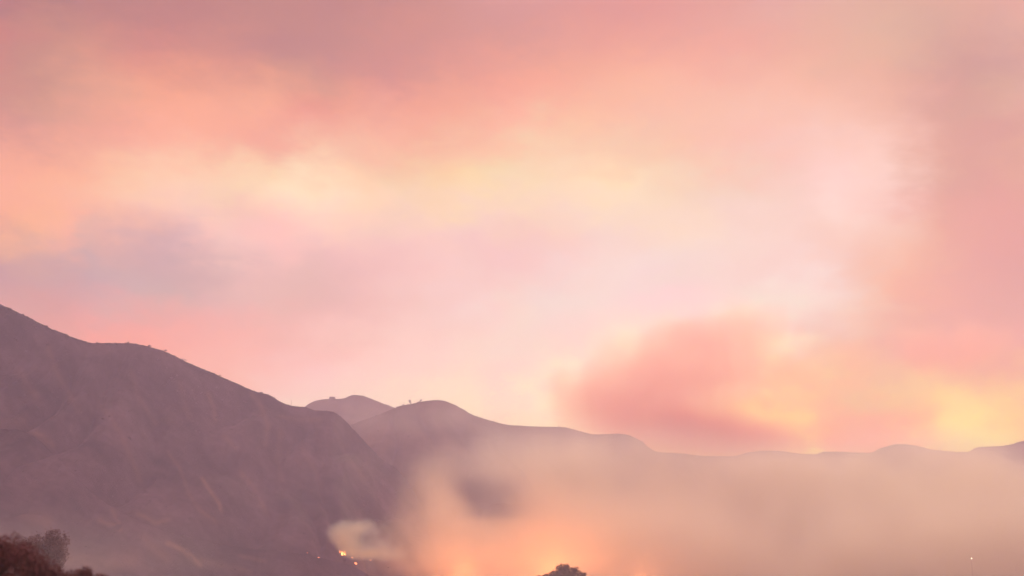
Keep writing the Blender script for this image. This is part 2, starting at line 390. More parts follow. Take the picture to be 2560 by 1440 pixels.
near_pts = [(-900, 330, 1150), (-500, 505, 1250), (-250, 640, 1320), (-100, 715, 1380), (0, 760, 1430), (60, 788, 1455), (130, 822, 1490), (190, 846, 1510),
            (230, 857, 1530), (275, 858, 1545), (325, 858, 1560), (365, 865, 1580), (405, 876, 1600), (460, 902, 1620), (540, 936, 1660),
            (600, 962, 1690), (640, 979, 1705), (668, 986, 1720), (700, 1003, 1740), (725, 1014, 1755), (762, 1018, 1780), (795, 1026, 1800), (825, 1028, 1815),
            (850, 1040, 1830), (880, 1070, 1850), (920, 1112, 1870), (955, 1148, 1885), (990, 1172, 1900), (1020, 1205, 1910),
            (1050, 1255, 1920), (1075, 1330, 1925), (1095, 1420, 1930), (1110, 1490, 1930)]
near_bare = [([(505, 1195), (522, 1222), (548, 1258), (552, 1275)], 5, 0.9), ([(520, 985), (535, 1020), (538, 1050)], 6, 0.5), ([(560, 1090), (590, 1120)], 7, 0.4),
             ([(150, 1215), (178, 1222)], 4, 0.7), ([(630, 985), (650, 1010), (670, 1060), (664, 1110)], 7, 0.4),
             ([(345, 1285), (372, 1297), (390, 1308), (420, 1300)], 6, 0.6), ([(500, 1275), (540, 1305)], 6, 0.5), ([(80, 1078), (105, 1090), (130, 1110)], 9, 0.6),
             ([(0, 1060), (60, 1052)], 12, 0.4), ([(700, 1080), (694, 1150), (705, 1200)], 9, 0.3), ([(760, 1130), (780, 1160), (800, 1210)], 9, 0.25),
             ([(250, 1010), (300, 1080), (330, 1150), (350, 1200)], 8, 0.35), ([(600, 1180), (640, 1225), (660, 1270)], 8, 0.4),
             ([(420, 1130), (450, 1170), (470, 1230), (500, 1275)], 5, 0.4), ([(330, 930), (345, 990), (390, 1060)], 7, 0.3), ([(120, 870), (150, 950), (200, 1030)], 8, 0.3),
             ([(700, 1040), (740, 1050), (800, 1048)], 6, 0.3), ([(840, 1080), (860, 1130), (905, 1190)], 7, 0.25), ([(50, 930), (90, 990)], 10, 0.3), ([(450, 960), (470, 1040)], 8, 0.25)]
hill, hill_cols = build_hill('hill', near_pts, mat_hill, R(27), 1.0, 4.0, 120, 3.0, 0.13, near_bare, 1.0, lean=0.25)

hill_bvh = BVHTree.FromPolygons([v_.co for v_ in hill.data.vertices], [tuple(p.vertices) for p in hill.data.polygons])


def lying_on_hill(px, py, ahead):
    """a crest point that stands AHEAD metres in front of the hill behind it, so that the spur grows out of the hill"""
    h = hill_bvh.ray_cast(EYE, ray(px, py).normalized())[0]
    return (px, py, (h.y if h else 1430.0) - ahead)


foot_pts = [lying_on_hill(*q) for q in [(-700, 1010, 30), (-350, 1040, 30), (-120, 1060, 25), (0, 1072, 22), (45, 1075, 20), (85, 1092, 16), (130, 1130, 12), (180, 1180, 9), (240, 1238, 8),
            (330, 1292, 8), (450, 1338, 12), (560, 1362, 20), (650, 1374, 28), (740, 1383, 34), (800, 1395, 38), (860, 1409, 42),
            (900, 1424, 46)]]
_y = foot_pts[-1][2]
foot_pts += [(930, 1446, _y), (960, 1490, _y)]
foot_bare = [([(0, 1228), (30, 1232)], 8, 0.7), ([(250, 1300), (300, 1322)], 8, 0.6), ([(420, 1358), (465, 1380), (500, 1412)], 8, 0.9),
             ([(280, 1275), (300, 1315)], 6, 0.5), ([(170, 1400), (240, 1412), (330, 1400)], 22, 0.45), ([(60, 1290), (120, 1305)], 18, 0.35),
             ([(360, 1345), (420, 1400)], 14, 0.4), ([(500, 1400), (620, 1428)], 9, 0.3), ([(600, 1390), (660, 1402)], 6, 0.4)]
foothill, foot_cols = build_hill('foothill', foot_pts, mat_hill, R(25), 0.8, 4.0, 90, 17.0, 0.10, foot_bare, 0.9, lean=0.3)

ridge_pts = [(600, 1260, 2480), (700, 1200, 2500), (790, 1120, 2520), (850, 1075, 2530), (890, 1056, 2540), (940, 1040, 2550), (985, 1021, 2560), (1000, 1015, 2565), (1030, 1010, 2570),
             (1060, 1003, 2575), (1090, 1000, 2580), (1110, 1002, 2585), (1140, 1014, 2595), (1180, 1036, 2610), (1220, 1050, 2625), (1280, 1063, 2650),
             (1340, 1066, 2680), (1410, 1068, 2710), (1450, 1078, 2725), (1485, 1086, 2740), (1515, 1085, 2750), (1545, 1084, 2760), (1572, 1088, 2770),
             (1600, 1101, 2780), (1625, 1121, 2785), (1645, 1130, 2790), (1700, 1133, 2800), (1770, 1140, 2820), (1830, 1140, 2840), (1870, 1131, 2860), (1920, 1126, 2880), (1960, 1128, 2890), (2000, 1134, 2900),
             (2040, 1136, 2910), (2060, 1129, 2915), (2120, 1130, 2925), (2178, 1132, 2935), (2192, 1124, 2940), (2215, 1117, 2945), (2250, 1110, 2950), (2290, 1114, 2960),
             (2325, 1123, 2970), (2360, 1127, 2975), (2418, 1130, 2985), (2440, 1119, 2990), (2480, 1116, 3000), (2520, 1113, 3010), (2548, 1105, 3015), (2600, 1095, 3020),
             (2750, 1078, 3040), (2950, 1070, 3060), (3200, 1080, 3080)]
ridge_bare = [([(960, 1120), (1000, 1100)], 14, 0.3), ([(1100, 1080), (1150, 1130)], 20, 0.3)]
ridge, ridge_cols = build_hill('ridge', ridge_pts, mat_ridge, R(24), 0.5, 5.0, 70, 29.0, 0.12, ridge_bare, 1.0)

far_pts = [(560, 1110, 3150), (640, 1070, 3180), (720, 1036, 3190), (755, 1021, 3195), (775, 1008, 3200), (795, 1000, 3205), (830, 997, 3210), (860, 996, 3215), (872, 991, 3218), (882, 987, 3220),
           (905, 989, 3225), (930, 998, 3230), (970, 1013, 3240), (990, 1021, 3245), (1050, 1048, 3260), (1150, 1090, 3280)]
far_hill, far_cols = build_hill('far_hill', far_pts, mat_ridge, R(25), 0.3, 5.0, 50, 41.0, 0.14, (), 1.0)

bpy.context.view_layer.update()
dg = bpy.context.evaluated_depsgraph_get()


def bvh_of(o):
    me = o.data
    return BVHTree.FromPolygons([v_.co for v_ in me.vertices], [tuple(p.vertices) for p in me.polygons])


TREES = [(o, bvh_of(o)) for o in (hill, foothill, ridge, far_hill, ground)]


def on_slope(px, py, only=None):
    """the point of the terrain seen in that direction"""
    best = None
    d = ray(px, py).normalized()
    for o, b in TREES:
        if only and o not in only: continue
        h = b.ray_cast(EYE, d)
        if h[0] is not None and (best is None or h[3] < best[1]):
            best = (h[0], h[3])
    return best[0] if best else None


def drop(x, y):
    z = None
    for o, b in TREES:
        h = b.ray_cast(Vector((x, y, 2000)), Vector((0, 0, -1)))
        if h[0] is not None and (z is None or h[0].z > z): z = h[0].z
    return z if z is not None else 0.0


# ------------------------------------------------------------------ scrub over the slopes (nobody could count it)
def scrub(name, cols_, n, smin, smax, mat, seed, crest=None):
    r = np.random.default_rng(seed)
    nc, nr, _ = cols_.shape
    front0 = 0
    base_v = []
    # three low clump shapes
    shapes = []
    for s in range(3):
        bm = bmesh.new(); bmesh.ops.create_icosphere(bm, subdivisions=1, radius=1.0)
        rr = random.Random(seed * 10 + s)
        vs_ = [(v_.co.x * rr.uniform(.7, 1.3), v_.co.y * rr.uniform(.7, 1.3), max(-0.2, v_.co.z) * rr.uniform(.45, 1.0)) for v_ in bm.verts]
        bm.verts.index_update()
        fs_ = [[v_.index for v_ in f.verts] for f in bm.faces]
        bm.free()
        shapes.append((np.array(vs_), np.array(fs_)))
    AV, AF = [], []
    off = 0
    for _k in range(n):
        i = r.uniform(0, nc - 1.001); j = r.uniform(0, nr - 1.001)
        if crest and _k < n * .3: j = crest + r.uniform(-1.2, 1.5)
        i0, j0 = int(i), int(j); a, b = i - i0, j - j0
        p = (cols_[i0, j0] * (1 - a) * (1 - b) + cols_[i0 + 1, j0] * a * (1 - b) + cols_[i0, j0 + 1] * (1 - a) * b + cols_[i0 + 1, j0 + 1] * a * b)
        if noise.noise(Vector((p[0] * 0.018, p[1] * 0.018, seed))) + 0.35 < r.uniform(-0.3, 0.8): continue
        s = r.uniform(smin, smax) * (1.6 if r.random() < 0.05 else 1.0)
        sv, sf = shapes[r.integers(3)]
        an = r.uniform(0, 6.28); ca, sa = math.cos(an), math.sin(an)
        q = sv * s
        AV.append(np.stack([q[:, 0] * ca - q[:, 1] * sa + p[0], q[:, 0] * sa + q[:, 1] * ca + p[1], q[:, 2] * 0.8 + p[2]], 1))
        AF.append(sf + off); off += len(sv)
    o = mesh_obj(name, np.concatenate(AV), [tuple(map(int, f)) for f in np.concatenate(AF)], mat)
    tag(o, 'dry low chaparral scrub scattered over the slopes', 'scrub', kind='stuff')
    return o


mat_scrub = simple_mat('scrub_leaves', (0.034, 0.027, 0.036), (0.05, 0.038, 0.05), 0.08)
scrub('scrub', hill_cols, 6000, 0.9, 1.9, mat_scrub, 5, 29)
scrub('scrub', foot_cols, 2500, 0.7, 1.5, mat_scrub, 6)
scrub('scrub', ridge_cols, 7000, 1.2, 2.6, mat_scrub, 8, 16)
scrub('scrub', far_cols, 1500, 1.2, 2.6, mat_scrub, 9, 11)


# ------------------------------------------------------------------ trees and bushes
def limb(verts, faces, pts, radii, seg=7):
    b0 = len(verts)
    for k_, (p, rad) in enumerate(zip(pts, radii)):
        d = (pts[min(k_ + 1, len(pts) - 1)] - pts[max(k_ - 1, 0)]).normalized()
        q = d.to_track_quat('Z', 'Y')
        for s in range(seg):
            a = 2 * math.pi * s / seg
            verts.append(p + q @ Vector((math.cos(a) * rad, math.sin(a) * rad, 0)))
    for k_ in range(len(pts) - 1):
        for s in range(seg):
            faces.append((b0 + k_ * seg + s, b0 + k_ * seg + (s + 1) % seg, b0 + (k_ + 1) * seg + (s + 1) % seg, b0 + (k_ + 1) * seg + s))
    faces.append(tuple(b0 + (len(pts) - 1) * seg + s for s in range(seg)))


def make_tree(name, loc, height, crown_blobs, n_leaves, leaf, bark, leafmat, label, cat, group=None, trunk_r=0.25, lean=(0, 0), seed=1, twig=True):
    """trunk + limbs reaching into each clump of the crown; crown of separate leaf faces"""
    rr = random.Random(seed)
    root = empty(name, loc)
    tag(root, label, cat, group)
    tv, tf = [], []
    fork = Vector((lean[0] * 0.4, lean[1] * 0.4, height * 0.32))
    limb(tv, tf, [Vector((0, 0, -0.6)), Vector((lean[0] * .1, lean[1] * .1, height * 0.12)), fork], [trunk_r * 1.35, trunk_r, trunk_r * .8], 9)
    for (c, r_) in crown_blobs:
        c = Vector(c)
        mid = fork.lerp(c, 0.55) + Vector((rr.uniform(-.1, .1), rr.uniform(-.1, .1), rr.uniform(0, .12))) * height
        limb(tv, tf, [fork - Vector((0, 0, trunk_r * .5)), mid, c], [trunk_r * .6, trunk_r * .33, trunk_r * .12], 6)
    mesh_obj('trunk', tv, tf, bark, root, smooth=True)
    lv, lf = [], []
    tot = sum(r_[0] * r_[1] * r_[2] for _, r_ in crown_blobs)
    for c, r_ in crown_blobs:
        c = Vector(c)
        k_ = int(n_leaves * r_[0] * r_[1] * r_[2] / tot)
        for _i in range(k_):
            d = Vector((rr.gauss(0, 1), rr.gauss(0, 1), rr.gauss(0, 1))).normalized()
            rad = rr.random() ** 0.42
            lump = 1 + 0.2 * noise.noise(d * 2.3 + Vector((seed, c.x, c.z))) + (0.4 * rr.random() if height > 3 and rr.random() < .16 else 0)
            p = c + Vector((d.x * r_[0], d.y * r_[1], d.z * r_[2])) * rad * lump
            if noise.noise(p * (1.6 / max(r_[0], .3)) + Vector((seed, 0, 0))) < (-0.18 if height > 3 else -0.35): continue
            n_ = Vector((rr.gauss(0, 1), rr.gauss(0, 1), rr.gauss(0, 1) + .5)).normalized()
            t_ = n_.orthogonal().normalized(); t_ = Matrix.Rotation(rr.uniform(0, 6.28), 3, n_) @ t_
            b_ = n_.cross(t_)
            s = leaf * rr.uniform(.6, 1.3)
            b0 = len(lv)
            lv += [p - t_ * s, p + b_ * s * .42 + n_ * s * .1, p + t_ * s, p - b_ * s * .42 + n_ * s * .1]
            lf.append((b0, b0 + 1, b0 + 2, b0 + 3))
    mesh_obj('crown', lv, lf, leafmat, root)
    return root


bark = simple_mat('bark', (0.06, 0.04, 0.035), (0.12, 0.085, 0.075), 4.0)
leaf_red = simple_mat('dry_reddish_leaves', (0.18, 0.095, 0.135), (0.22, 0.115, 0.16), 1.2)
leaf_grey = simple_mat('dusty_grey_leaves', (0.18, 0.135, 0.17), (0.25, 0.185, 0.22), 0.5)
leaf_oak = simple_mat('dark_oak_leaves', (0.18, 0.13, 0.165), (0.25, 0.17, 0.21), 0.5)

# near bush at the left edge
D = 8.0
KB = D / 30.0
m_ = D * HALF / 1280 / math.cos(PITCH)      # metres per photo pixel at that distance
g_ = at(30, 1440, D)
gz = float(ground_height(np.array(g_.x), np.array(D)))


def rel(px, py, Y, base):
    p = at(px, py, Y) - Vector(base)
    return (p.x, p.y, p.z)


b_loc = (g_.x, D, gz)


def scaled(lst, base, Y):
    return [(rel(px, py, Y + dy * KB, base), tuple(q * KB for q in r_)) for px, py, r_, dy in lst]


blobs = scaled([(-60, 1425, (1.1, .9, .85), 0), (15, 1408, (.66, .7, .70), 0), (62, 1422, (.56, .6, .62), -.2), (105, 1440, (.46, .5, .5), .1), (140, 1462, (.40, .45, .42), .2),
                (60, 1500, (1.3, .9, .8), 0), (-150, 1440, (1.0, .9, .9), .4), (172, 1480, (.36, .4, .4), 0), (60, 1580, (1.2, .9, 1.0), 0)], b_loc, D)
make_tree('bush', b_loc, 1.9, blobs, 60000, 0.0105, bark, leaf_red, 'dark maroon leafy bush in the bottom left corner of the foreground', 'bush', trunk_r=0.03, seed=4)

D2 = 8.6
g2 = at(205, 1440, D2); b2 = (g2.x, D2, float(ground_height(np.array(g2.x), np.array(D2))))
blobs = scaled([(176, 1437, (.22, .3, .2), 0), (214, 1436, (.17, .3, .2), 0), (250, 1454, (.25, .3, .2), 0), (195, 1470, (.5, .5, .45), 0), (195, 1540, (.5, .5, .6), 0)], b2, D2)
make_tree('bush', b2, 1.6, blobs, 16000, 0.0095, bark, leaf_red, 'low maroon bush tip beside the corner bush at the bottom edge', 'bush', trunk_r=0.02, seed=9)

D3 = 330.0
g3 = at(110, 1440, D3); b3 = (g3.x, D3, drop(g3.x, D3) - .3)
blobs = [(rel(138, 1365, D3, b3), (3.4, 3.4, 4.2)), (rel(128, 1345, D3, b3), (2.2, 2.5, 2.2)), (rel(90, 1372, D3, b3), (4.4, 3.8, 3.8)), (rel(55, 1378, D3, b3), (3.8, 3.4, 3.2)), (rel(140, 1395, D3, b3), (2.8, 3, 3.2)),
         (rel(20, 1390, D3, b3), (3.8, 3.6, 3.0)), (rel(110, 1415, D3, b3), (4.5, 4, 3))]
make_tree('tree', b3, 14, blobs, 15000, 0.32, bark, leaf_grey, 'hazy greyish tree with a rounded crown just behind the dark corner bush', 'tree', trunk_r=.42, seed=11)

D4 = 360.0
g4 = at(1405, 1440, D4); b4 = (g4.x, D4, drop(g4.x, D4) - .3)
blobs = [(rel(1410, 1430, D4, b4), (2.6, 3.0, 2.3)), (rel(1388, 1439, D4, b4), (1.9, 2.4, 1.5)), (rel(1430, 1434, D4, b4), (2.2, 2.6, 1.8)), (rel(1366, 1446, D4, b4), (1.7, 2.2, 1.2)), (rel(1347, 1449, D4, b4), (1.3, 1.8, .9)),
         (rel(1400, 1462, D4, b4), (6.5, 4.5, 2.6)), (rel(1452, 1444, D4, b4), (1.5, 2.0, 1.5)), (rel(1419, 1421, D4, b4), (1.0, 1.2, .9)), (rel(1398, 1424, D4, b4), (.8, 1.0, .8)), (rel(1376, 1437, D4, b4), (.7, .9, .7)), (rel(1440, 1424, D4, b4), (.8, 1.0, .8)), (rel(1461, 1437, D4, b4), (.6, .8, .7)), (rel(1334, 1446, D4, b4), (.6, .8, .6))]
make_tree('tree', b4, 9, blobs, 15000, 0.30, bark, leaf_oak, 'dark rounded tree top against the orange glowing smoke at the bottom edge', 'tree', trunk_r=.4, seed=21)

# trees on the far crests
leaf_far = simple_mat('crest_tree_leaves', (0.05, 0.036, 0.036), (0.08, 0.055, 0.055), 0.2)


def crest_tree(px, base_py, top_py, wpx, tilt, label, seed, hill_o, Y):
    p = at(px, base_py, Y); p.z = max(drop(p.x, p.y), p.z - 3)
    mpp = Y * HALF / 1280
    h = at(px, top_py, Y).z - p.z; w = wpx * mpp * .5
    bl = [((tilt * h * .8, 0, h * .78), (w, w, h * .26)), ((tilt * h * .35 - w * .3, 0, h * .5), (w * .8, w * .8, h * .22)), ((tilt * h * 1.15, 0, h * .9), (w * .55, w * .55, h * .16)), ((0, 0, h * .2), (w * .75, w * .7, h * .25))]
    make_tree('tree', p, h, bl, 900, 0.5, bark, leaf_far, label, 'tree', 'trees on the distant crests', trunk_r=.3, lean=(tilt * h, 0), seed=seed)


crest_tree(1028, 1010, 1000, 7, -.35, 'small tree leaning left on the crest of the middle ridge', 31, ridge, 2572)
crest_tree(1050, 1005, 999, 5, .5, 'tiny tree leaning right on the crest nearest the summit of the middle ridge', 32, ridge, 2574)
crest_tree(2350, 1127, 1118, 4, .3, 'lone tiny tree on the low saddle of the right hand ridge', 33, ridge, 2973)

def crest_shrub(px, crest_pts, size, label, group, seed):
    xs_ = np.array([float(px)]); py, Y = smooth_line(crest_pts, xs_)
    p = at(px, float(py[0]), float(Y[0])); p.z = drop(p.x, p.y) - .3
    rr = random.Random(seed)
    bl = [((rr.uniform(-.5, .5) * size, 0, size * .45), (size * .7, size * .6, size * .42)), ((rr.uniform(-.9, .9) * size, 0, size * .3), (size * .55, size * .5, size * .3))]
    make_tree('shrub', p, size, bl, 260, size * .14, bark, leaf_far, label, 'shrub', group, trunk_r=.12, seed=seed)


ORD = ['first', 'second', 'third', 'fourth', 'fifth', 'sixth', 'seventh', 'eighth', 'ninth', 'tenth']
for k_, (px, sz) in enumerate([(118, 2.0), (243, 2.2), (318, 2.6), (372, 3.0), (411, 3.2), (459, 3.4), (548, 2.4), (655, 2.6)]):
    crest_shrub(px, near_pts, sz, 'low dry shrub on the near hill crest, %s from the left along that skyline' % ORD[k_], 'shrubs along the near crest', 50 + k_)
for px, sz, where in [(1008, 3.4, 'where the middle ridge meets the farthest hill'), (1236, 2.8, 'halfway down the right shoulder of the middle ridge'), (1398, 3.0, 'on the flat bench right of the middle summit'),
                      (2232, 3.0, 'on top of the low knoll of the right ridge'), (2455, 3.0, 'at the top of the last step of the right ridge')]:
    crest_shrub(px, ridge_pts, sz, 'tiny dry shrub ' + where, 'shrubs along the far skyline', 80 + int(px))

# ------------------------------------------------------------------ building on the far crest
wall_m = simple_mat('pale_wall', (0.13, 0.10, 0.10), (0.16, 0.12, 0.12), 0.4)
roof_m = simple_mat('dark_roof', (0.07, 0.05, 0.055), (0.09, 0.065, 0.07), 0.6)
glass_m = simple_mat('dark_window', (0.03, 0.025, 0.03), rough=0.2)


def box(x0, x1, y0, y1, z0, z1):
    v_ = [(x0, y0, z0), (x1, y0, z0), (x1, y1, z0), (x0, y1, z0), (x0, y0, z1), (x1, y0, z1), (x1, y1, z1), (x0, y1, z1)]
    f_ = [(0, 3, 2, 1), (4, 5, 6, 7), (0, 1, 5, 4), (1, 2, 6, 5), (2, 3, 7, 6), (3, 0, 4, 7)]
    return v_, f_


hp = at(830.5, 998, 3208); hp.z = drop(hp.x, hp.y) - 1.0
house = empty('hilltop_building', hp)
tag(house, 'small boxy flat roofed building on the crest of the farthest hill', 'building')
v_, f_ = box(-7, 7, -5, 5, 0, 6.4); mesh_obj('wall', v_, f_, wall_m, house)
v_, f_ = box(-7.6, 7.6, -5.6, 5.6, 6.4, 6.9); roof = mesh_obj('roof', v_, f_, roof_m, house)
v_, f_ = box(-6.6, -4.6, -2, 0, 6.9, 7.8); mesh_obj('chimney', v_, f_, roof_m, roof)
for wx in (-4.6, 0.0, 4.6):
    v_, f_ = box(wx - 1.1, wx + 1.1, -5.06, -4.9, 2.6, 4.8); mesh_obj('window', v_, f_, glass_m, house)


# masts on the crests
def mast(px, base_py, top_py, Y, label, arm):
    p = at(px, base_py, Y); p.z = drop(p.x, p.y) - .5
    h = at(px, top_py, Y).z - p.z
    r = empty('mast', p); tag(r, label, 'mast')
    tv, tf = [], []
    limb(tv, tf, [Vector((0, 0, 0)), Vector((0, 0, h * .5)), Vector((0, 0, h))], [.28, .2, .12], 6)
    mesh_obj('pole', tv, tf, bark, r)
    v_, f_ = box(-arm, arm, -.12, .12, h * .86, h * .86 + .25); mesh_obj('crossarm', v_, f_, bark, r)


mast(728, 1014, 1000, 1756, 'thin pole standing in the dip of the near hill crest', 0.9)
mast(886, 986, 976, 3221, 'thin mast with a crossarm on the summit of the farthest hill', 2.6)


# ------------------------------------------------------------------ fire on the hill toe
def flame_mat(name, c, s):
    m = new_mat(name); t = m.node_tree
    e = t.nodes.new('ShaderNodeEmission'); o = t.nodes.new('ShaderNodeOutputMaterial')
    n = t.nodes.new('ShaderNodeTexNoise'); n.inputs['Scale'].default_value = 0.9
    tcn = t.nodes.new('ShaderNodeTexCoord'); t.links.new(tcn.outputs['Object'], n.inputs['Vector'])
    r = t.nodes.new('ShaderNodeValToRGB'); r.color_ramp.elements[0].position = .3; r.color_ramp.elements[1].position = .65
    r.color_ramp.elements[0].color = (c[0], c[1] * .45, c[2] * .3, 1); r.color_ramp.elements[1].color = (*c, 1)
    t.links.new(n.outputs['Fac'], r.inputs[0]); t.links.new(r.outputs[0], e.inputs[0])
    e.inputs[1].default_value = s
    t.links.new(e.outputs[0], o.inputs[0])
    return m


fm_hot = flame_mat('hot_flame', (1.0, 0.62, 0.28), 7.0)
fm_red = flame_mat('red_flame', (1.0, 0.36, 0.16), 2.6)
fm_pale = flame_mat('pale_flame', (1.0, 0.62, 0.45), 2.2)
FIRE_POINTS = []


def fire(p, w, h, mat, label, seed, power, light_z=4.0, group='fires burning along the hill toe', tongues=7, soft=3.0):
    """a fire: several tapering, twisting flame tongues; its own light"""
    rr = random.Random(seed)
    root = empty('fire', p); tag(root, label, 'fire', group)
    for k_ in range(tongues):
        tv, tf = [], []
        bx, by = rr.uniform(-.5, .5) * w, rr.uniform(-.35, .35) * w
        hh = h * rr.uniform(.5, 1.0); rad = w * rr.uniform(.12, .22)
        pts = [Vector((bx + rr.uniform(-.2, .2) * rad * s, by + rr.uniform(-.2, .2) * rad * s, -.4 + hh * s / 5)) for s in range(6)]
        limb(tv, tf, pts, [rad * .8, rad, rad * .85, rad * .6, rad * .3, rad * .05], 7)
        mesh_obj('flame', tv, tf, mat, root, smooth=True)
    if power:
        la = bpy.data.lights.new('fire_light', 'POINT'); la.energy = power; la.color = (1.0, 0.275, 0.085); la.shadow_soft_size = soft
        lo = bpy.data.objects.new('fire_light', la); col.objects.link(lo); lo.parent = root; lo.location = (0, -w * .3, h + light_z)
    FIRE_POINTS.append(Vector(p))
    return root


def S(px, py):
    p = on_slope(px, py)
    return p if p is not None else at(px, py, 1500)


fire(S(858, 1387), 5.6, 6.0, fm_hot, 'brightest blaze burning under the pale smoke puff on the hill toe', 1, 200)
fire(S(849, 1381), 4.0, 3.2, fm_red, 'dull orange flames just left of the brightest blaze', 2, 0)
fire(S(880, 1395), 2.0, 2.0, fm_pale, 'small flame just right of and below the brightest blaze', 3, 0)
fire(S(927, 1401), 1.8, 2.0, fm_pale, 'small bright flame farthest right at the edge of the smoke', 4, 0)
fire(S(886, 1409), 6.0, 2.2, fm_red, 'low pinkish flames lowest on the hill toe', 5, 0)
fire(S(795, 1394), 3.0, 1.0, fm_red, 'faint glowing embers farthest left on the dark slope', 6, 0)
fire(S(768, 1382), 1.6, .7, fm_red, 'faint tiny embers high at the left end of the fire line', 7, 0)
# the grass fire down in the valley that lights the smoke from below; the last fire is added to brighten the bank
for k_, (px, py, Y, pw) in enumerate(VALLEY_FIRES):
    p = at(px, py, Y); p.z = drop(p.x, p.y)
    lab = ['low red flames at the bottom edge right of the dark hill toe', 'wide grass fire hidden low under the orange smoke', 'grass fire glowing behind the dark tree top', 'added unseen fire deep in the valley, brightening the smoke bank'][k_]
    fire(p, 16 if k_ else 3, 11 if k_ else 2.2, fm_hot if k_ else fm_red, lab, 20 + k_, pw, 14.0 if k_ else 3.0, 'grass fires on the valley floor', 12, 22.0 if k_ else 2.0)

# pale lamp seen through the smoke at the right
lp = at(2428, 1396, 1500); gl = drop(lp.x, lp.y)
lamp = empty('lamp', (lp.x, lp.y, gl)); tag(lamp, 'single small pale lamp shining through the smoke at the lower right', 'lamp')
tv, tf = [], []
hl = lp.z - gl
limb(tv, tf, [Vector((0, 0, -.3)), Vector((0, 0, hl * .5)), Vector((0, 0, hl + .4))], [.2, .15, .1], 8)
mesh_obj('pole', tv, tf, roof_m, lamp)
v_, f_ = box(-.9, .9, -.4, .4, hl + .4, hl + .6); mesh_obj('lamp_shade', v_, f_, roof_m, lamp)
bm = bmesh.new(); bmesh.ops.create_icosphere(bm, subdivisions=2, radius=.5)
mm = simple_mat('lamp_glass', (.8, .75, .7), emit=(1, .75, .6), emit_strength=9.0)
me = bpy.data.meshes.new('bulb'); bm.to_mesh(me); bm.free(); me.materials.append(mm)
bo = bpy.data.objects.new('bulb', me); col.objects.link(bo); bo.parent = lamp; bo.location = (0, -.9, hl); bo.scale = (1.2, 1, .8)


# ------------------------------------------------------------------ haze
def volume_mat(name, color, density, aniso, absorb=(0, 0, 0), attr=False):
    m = new_mat(name); t = m.node_tree
    p = t.nodes.new('ShaderNodeVolumePrincipled'); o = t.nodes.new('ShaderNodeOutputMaterial')
    p.inputs['Color'].default_value = (*color, 1); p.inputs['Density'].default_value = density
    p.inputs['Anisotropy'].default_value = aniso; p.inputs['Absorption Color'].default_value = (*absorb, 1)
    p.inputs['Density Attribute'].default_value = 'density' if attr else ''
    t.links.new(p.outputs[0], o.inputs['Volume'])
    m.cycles.volume_sampling = 'MULTIPLE_IMPORTANCE' if 'fire' in name else 'DISTANCE'
    return m


HZ_TOP = 900.0
v_, f_ = box(-4400, 4400, -600, 4800, -40, HZ_TOP)
haze = mesh_obj('haze', v_, f_, volume_mat('haze_air', HAZE_COLOR, HAZE_DENSITY, 0.22, (1, 1, 1)))
tag(haze, kind='stuff')


